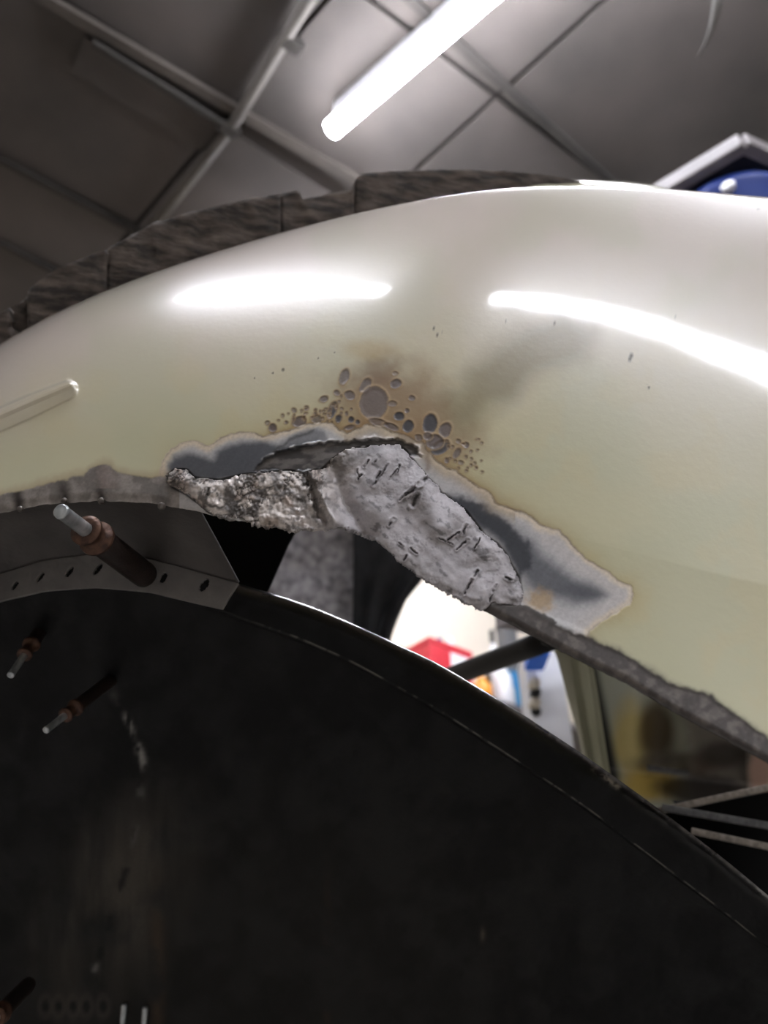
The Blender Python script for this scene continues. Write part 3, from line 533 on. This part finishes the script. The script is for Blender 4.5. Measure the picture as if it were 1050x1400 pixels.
def tub_d(px, py):
    i = int(np.argmin(abs(xs - px))); j = int(np.argmin(abs(Y[:, i] - py))); return float(DD[j, i])
for px, py in ((168, 1386), (197, 1390)):
    dd = tub_d(px, py); bm = bmesh.new(); lathe(bm, V(px + 2, py - 14, dd - .001), V(px - 1, py + 18, dd - .004), [(0, .0014), (.1, .0019), (.8, .0016), (1, .0008)], 12)
    o = from_bm('rivet_pin', bm, M['zinc'], tub); o['label'] = 'small pale metal pin at the tub bottom'

# ------------------------------------------------------------------ spring fasteners
def fastener(tip, c1, c2, base, rs, label, g='copper-collared spring fasteners'):
    """tip..c1 zinc pin, c1..c2 copper collar, c2..base body; each end is (px, py, depth)"""
    a, p, q, b = [V(*k) for k in (tip, c1, c2, base)]
    ax = (b - a); L = ax.length; tp = (p - a).dot(ax) / L / L; tq = (q - a).dot(ax) / L / L
    p = a + ax * tp; q = a + ax * tq; t = thing('spring_fastener', label, 'fastener', b, g)
    r = rs * F ** -1 * base[2]
    bm = bmesh.new(); lathe(bm, a, p + ax * .03, [(0, r * .36), (.015, r * .45), (.08, r * .47), (.1, r * .43), (.9, r * .46), (1, r * .46)]); o = from_bm('pin', bm, M['zinc'], t)
    bm = bmesh.new(); lathe(bm, p, q, [(0, r * .6), (.02, r * .98), (.14, r * 1.0), (.18, r * .78), (.72, r * .8), (.76, r * 1.12), (.93, r * 1.15), (1, r * .9)], 28); from_bm('collar', bm, M['copper'], t)
    bm = bmesh.new(); lathe(bm, q, b, [(0, r * .86), (.02, r * .9), (.9, r * .93), (.96, r * .85), (1, r * .6)], 28); from_bm('body', bm, M['cbody'], t)
    bm = bmesh.new(); S = ax.orthogonal().normalized() * r * .22
    for s in (1, -1): tube(bm, [b - ax.normalized() * .001 + S * s, b + ax.normalized() * .006 + S * s * .8], r * .16, 8)
    from_bm('jaw', bm, M['zinc'], t)
    return t
fastener((82, 698, .262), (122, 722, .277), (142, 740, .285), (203, 790, .3235), 19, 'large spring fastener with copper collar clamped through the slotted grey flange')
fastener((14, 924, .34), (28, 890, .352), (38, 866, .36), (72, 838, .385), 9.5, 'short fastener with bright pin at the left edge inside the black tub')
fastener((62, 999, .34), (84, 971, .352), (104, 956, .36), (158, 925, .39), 9.5, 'lower fastener with a dull grey pin, hanging inside the black tub')
fastener((-14, 1400, .34), (4, 1384, .35), (14, 1372, .36), (40, 1345, .41), 11, 'copper collared fastener cut off by the bottom left corner')

# ------------------------------------------------------------------ things seen through the gap
def sheet(name, L, R, y0, y1, d0, d1, m, parent=None, thick=.004, fold_amp=0, fold_n=3, seed=1, nr=60, nc=60):
    """a curved panel between a left and a right outline"""
    L = pl([(b, a) for a, b in L]); R = pl([(b, a) for a, b in R]); Rr, U = np.meshgrid(np.linspace(0, 1, nr), np.linspace(0, 1, nc), indexing='ij')
    Y = y0 + (y1 - y0) * Rr; Xx = L(Y) + (R(Y) - L(Y)) * U
    dep = d0 + (d1 - d0) * U + fold_amp * (np.sin(U * fold_n * math.pi * 2 + 3 * (fbm(Xx, Y, 120, 2, seed) - .5)) * .5 + fbm(Xx, Y, 60, 3, seed) - .5)
    return grid(name, P(Xx, Y, dep), m, parent, solid=thick, flip=True)
inner = thing('inner_wheel_house', 'black inner wheel house panel behind the bracket end', 'car panel', V(330, 760, .42))
sheet('side_panel', [(150, 640), (150, 900)], [(470, 600), (432, 690), (412, 715), (395, 745), (364, 815), (345, 880)], 640, 880, .41, .43, M['blackpanel'], inner)
props(sheet('felt_sheet', [(380, 560), (350, 800), (300, 960)], [(500, 560), (491, 800), (488, 960)], 620, 900, 1.05, 1.02, M['felt'], fold_amp=.012, fold_n=1), 'grey speckled felt cloth hanging behind the arch gap', 'cloth')
props(sheet('black_cloth', [(484, 600), (486, 800), (484, 980)], [(640, 600), (600, 760), (578, 793), (556, 820), (545, 845), (536, 868), (528, 900), (520, 980)], 620, 940, .98, 1.02, M['cloth'], fold_amp=.02, fold_n=2, seed=4), 'dark black cloth hanging beside the grey felt', 'cloth')
# black bar
bm = bmesh.new(); a = V(590, 935, .62); b = V(752, 874, .50)
tube(bm, [a + (b - a) * t for t in np.linspace(0, 1, 8)], .0078, 16); bar = props(from_bm('brace_bar', bm, M['bar']), 'black diagonal round bar crossing the gap below the arch edge', 'bar')
bm = bmesh.new(); tube(bm, [V(742, 876, .495), V(752, 880, .492), V(757, 888, .49)], [.0025, .0022, .0016], 10); o = from_bm('hook', bm, M['bar'], bar)

# body pillar and stained inner panel
pil = thing('body_pillar', 'sage cream painted body pillar behind the arch gap', 'car panel', V(790, 950, .56))
sheet('pillar_face', [(735, 840), (762, 900), (775, 950), (792, 1010), (800, 1060)], [(778, 840), (785, 900), (793, 950), (803, 1010), (812, 1060)], 840, 1080, .56, .545, M['pillar'], pil)
sheet('pillar_side', [(778, 840), (785, 900), (793, 950), (803, 1010), (812, 1060)], [(796, 840), (806, 900), (814, 950), (826, 1030), (834, 1080)], 840, 1080, .545, .575, M['pillar'], pil)
sheet('pillar_flange', [(794, 840), (803, 900), (811, 950), (822, 1030), (830, 1080)], [(799, 840), (809, 900), (818, 950), (830, 1030), (838, 1080)], 840, 1080, .538, .538, M['pillar'], pil, thick=.003)
sp = thing('stained_inner_panel', 'grey inner body panel stained yellow and brown with old rust wax', 'car panel', V(930, 1020, .5))
xx = np.arange(795, 1070, 2.5); yy = np.arange(880, 1130, 2.5); X, Y = np.meshgrid(xx, yy); n = fbm(X, Y, 40, 4, 19)
c = mix(np.broadcast_to(lin((190, 194, 182)), X.shape + (3,)).copy(), lin((120, 114, 106)), sstep(915, 960, X + (n - .5) * 30))
def blob(c, col_, cx, cyy, rx, ry, k, sf=.5): return mix(c, lin(col_), k * (1 - sstep(1 - sf, 1 + sf, np.hypot((X - cx) / rx, (Y - cyy) / ry) + (n - .5) * .5)))
c = blob(c, (214, 192, 112), 862, 1010, 26, 50, .8); c = blob(c, (220, 188, 84), 888, 1072, 40, 22, .9); c = blob(c, (84, 64, 30), 898, 1000, 24, 44, .9)
c = blob(c, (70, 50, 34), 930, 1046, 60, 16, .7); c = blob(c, (30, 20, 14), 960, 1078, 60, 20, .9, .3); c = blob(c, (44, 36, 28), 990, 1032, 34, 18, .8); c = blob(c, (190, 156, 140), 1045, 1060, 22, 40, .9, .3)
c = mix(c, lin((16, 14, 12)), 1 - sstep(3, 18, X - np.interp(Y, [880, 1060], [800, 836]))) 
dep = .60 - .0002 * (X - 800) + .02 * np.exp(-((X - 905) / 30) ** 2) + .012 * sstep(1056, 1062, Y + (X - 900) * -.12)
dep = np.where(X > 1020, dep - .01, dep)
grid('panel_skin', P(X, Y, dep), M['filler'], sp, c, np.stack([np.full(X.shape, .6), np.zeros(X.shape), np.full(X.shape, .3)], -1), solid=.003, flip=True)
bm = bmesh.new(); a = V(885, 1050, .585); b = V(1015, 1066, .57); X_ = (b - a); box(bm, (a + b) / 2, X_.length, .006, .004, X_, UP.cross(X_), UP, bev=.001); o = from_bm('ledge', bm, M['greyedge'], sp); o['label'] = 'narrow grey ledge'

# fanned thin strips over a black sheet, bottom right
fp = thing('edge_trim_stack', 'black panels with three pale thin edges fanning out at the right edge', 'car panel', V(1000, 1130, .45))
sheet('black_sheet', [(880, 1070), (940, 1110), (1010, 1150), (1100, 1220)], [(1100, 1070), (1100, 1220)], 1098, 1230, .47, .47, M['blackpanel'], fp)
def edge(a, b, wpx, m, lab):
    p = V(*a); q = V(*b); X_ = q - p; bm = bmesh.new(); nrm = (p - cam.location).normalized(); S = X_.cross(nrm)
    box(bm, (p + q) / 2, X_.length, wpx * a[2] / F, .012, X_, S, nrm, bev=.0006); o = from_bm('pale_edge', bm, m, fp); o['label'] = lab
edge((895, 1110, .45), (1090, 1068, .45), 9, M['paleedge'], 'upper pale pinkish edge'); edge((905, 1104, .44), (1090, 1136, .44), 10, M['greyedge'], 'middle grey edge'); edge((945, 1136, .43), (1090, 1166, .43), 9, M['paleedge'], 'lower pale edge')
bm = bmesh.new(); vs = [V(*k) for k in ((905, 1112, .455), (1100, 1072, .455), (1100, 1340, .455), (905, 1220, .455))]
bm.faces.new([bm.verts.new(v) for v in vs]); o = from_bm('black_infill', bm, M['blackpanel'], fp); o.modifiers.new('t', 'SOLIDIFY').thickness = .002

# ------------------------------------------------------------------ shelf with workshop supplies on the back wall
nE2 = np.array(E2); WD = W2b
def RW(px, py, off): return on_plane(px, py, nE2, WD - off)
sz = RW(680, 985, .15).z; c0 = RW(680, 985, .15)
SHC = c0.copy(); SHC.z = sz
sh = thing('wall_shelf', 'shelf on the cream back wall holding workshop supplies', 'shelf', SHC)
bm = bmesh.new(); s0 = SHC.dot(E1); box(bm, E1 * (s0 + .1) + E2 * (WD - .15) + UP * (sz - .012), 1.7, .3, .022, E1, E2, UP, bev=.002); from_bm('board', bm, M['grey'], sh, sm=False)
for k in (-.6, .0, .7):
    bm = bmesh.new(); box(bm, E1 * (s0 + k) + E2 * (WD - .14) + UP * (sz - .04), .02, .26, .03, E1, E2, UP); box(bm, E1 * (s0 + k) + E2 * (WD - .015) + UP * (sz - .12), .02, .02, .2, E1, E2, UP); from_bm('shelf_bracket', bm, M['dark'], sh, sm=False)
def on_shelf(px0, px1, pyt, off, name, m, label, cat, depth=.1, shape='box', group=None, cap=None, zb=None, parts=None):
    a = RW(px0, pyt, off); b = RW(px1, pyt, off); top = (a.z + b.z) / 2; z0 = sz if zb is None else zb
    wd = abs((b - a).dot(E1)); c = (a + b) / 2; c.z = z0; t = thing(name, label, cat, c, group); H = top - z0
    bm = bmesh.new()
    if shape == 'box': box(bm, c + UP * H / 2, wd, depth, H, E1, E2, UP, bev=min(wd, depth) * .06)
    else: lathe(bm, c, c + UP * H, [(0, wd * .46), (.02, wd * .5), (.7, wd * .5), (.8, wd * .42), (.86, wd * .22), (1, wd * .2)], 20)
    from_bm('body', bm, m, t, sm=(shape != 'box'))
    if cap:
        bm = bmesh.new()
        if shape == 'box': box(bm, c + UP * (H + .006), wd * 1.04, depth * 1.04, .02, E1, E2, UP, bev=.003)
        else: lathe(bm, c + UP * H * .88, c + UP * H * 1.06, [(0, wd * .26), (.9, wd * .26), (1, wd * .2)], 18)
        from_bm('lid', bm, cap, t, sm=False)
    return t, c, wd, H
t, c, wd, H = on_shelf(572, 628, 895, .2, 'plastic_tub', M['red'], 'red plastic tub with white front panel on the wall shelf', 'tub', .12, cap=M['red'])
bm = bmesh.new(); box(bm, c - E2 * .062 + UP * H * .72 + E1 * wd * .2, wd * .45, .004, H * .35, E1, E2, UP, bev=.001); from_bm('label_panel', bm, M['white'], t, sm=False)
on_shelf(596, 606, 878, .08, 'bottle', M['cyan'], 'small pale blue bottle behind the red tub', 'bottle', shape='b', cap=M['blue'])
on_shelf(610, 622, 878, .08, 'bottle', M['orange'], 'small yellow bottle behind the red tub', 'bottle', shape='b', cap=M['white'])
on_shelf(563, 574, 886, .1, 'bottle', M['dark'], 'dark bottle left of the red tub', 'bottle', shape='b')
on_shelf(668, 677, 868, .2, 'tall_bottle', M['white'], 'slim grey bottle behind the black bar', 'bottle', shape='b', cap=M['dark'])
on_shelf(684, 700, 862, .15, 'spray_machine', M['greyedge'], 'dark grey machine above the black bar', 'tool', .05, cap=M['dark'])
on_shelf(718, 728, 880, .05, 'carton', M['white'], 'white carton beside the blue-topped box', 'box', .05)
on_shelf(677, 694, 912, .26, 'jar', M['white'], 'white jar in front of the blue carton', 'jar', shape='b', cap=M['white'])
on_shelf(688, 716, 925, .16, 'carton', M['cyan'], 'teal blue carton on the wall shelf', 'box', .08)
on_shelf(648, 668, 930, .24, 'bottle', M['orange'], 'orange bottle near the tub rim', 'bottle', shape='b', cap=M['orange'])
on_shelf(660, 676, 922, .14, 'can', M['dark'], 'black can between the orange bottle and the white jar', 'can', shape='b')
on_shelf(692, 700, 940, .255, 'small_box', M['beige'], 'tiny tan box in front of the teal carton', 'box', .02)
# white dispenser box with a blue top, closer than the shelf
t = thing('dispenser_box', 'tall white dispenser box with bright blue top and two dark openings', 'box', V(745, 1040, 1.2))
a = V(745, 880, 1.2); b = V(745, 1040, 1.2); Zb = UP; k = 1.2 / F; Xb = Vector((1, 0, 0)); ctr = V(743, 960, 1.2)
Hh = 175 * k
bm = bmesh.new(); box(bm, ctr - UP * .03, 50 * k, .07, Hh, Xb, (0, 1, 0), UP, bev=.002); from_bm('body', bm, M['white'], t, sm=False)
bm = bmesh.new(); q = V(733, 893, 1.16); box(bm, q, 25 * k, .06, 28 * k, Xb, (0, 1, 0), UP, bev=.002); o = from_bm('blue_cap', bm, M['brightblue'], t, sm=False)
for py in (945, 972):
    q = V(733, py, 1.152); bm = bmesh.new(); lathe(bm, q, q + Vector((0, .02, 0)), [(0, 6.5 * k), (1, 6.5 * k)], 20); from_bm('opening', bm, M['dark'], t)
    q = V(732, py - 13, 1.15); bm = bmesh.new(); lathe(bm, q, q + Vector((0, .02, 0)), [(0, 7 * k), (1, 7 * k)], 20); from_bm('knob', bm, M['beige'], t)
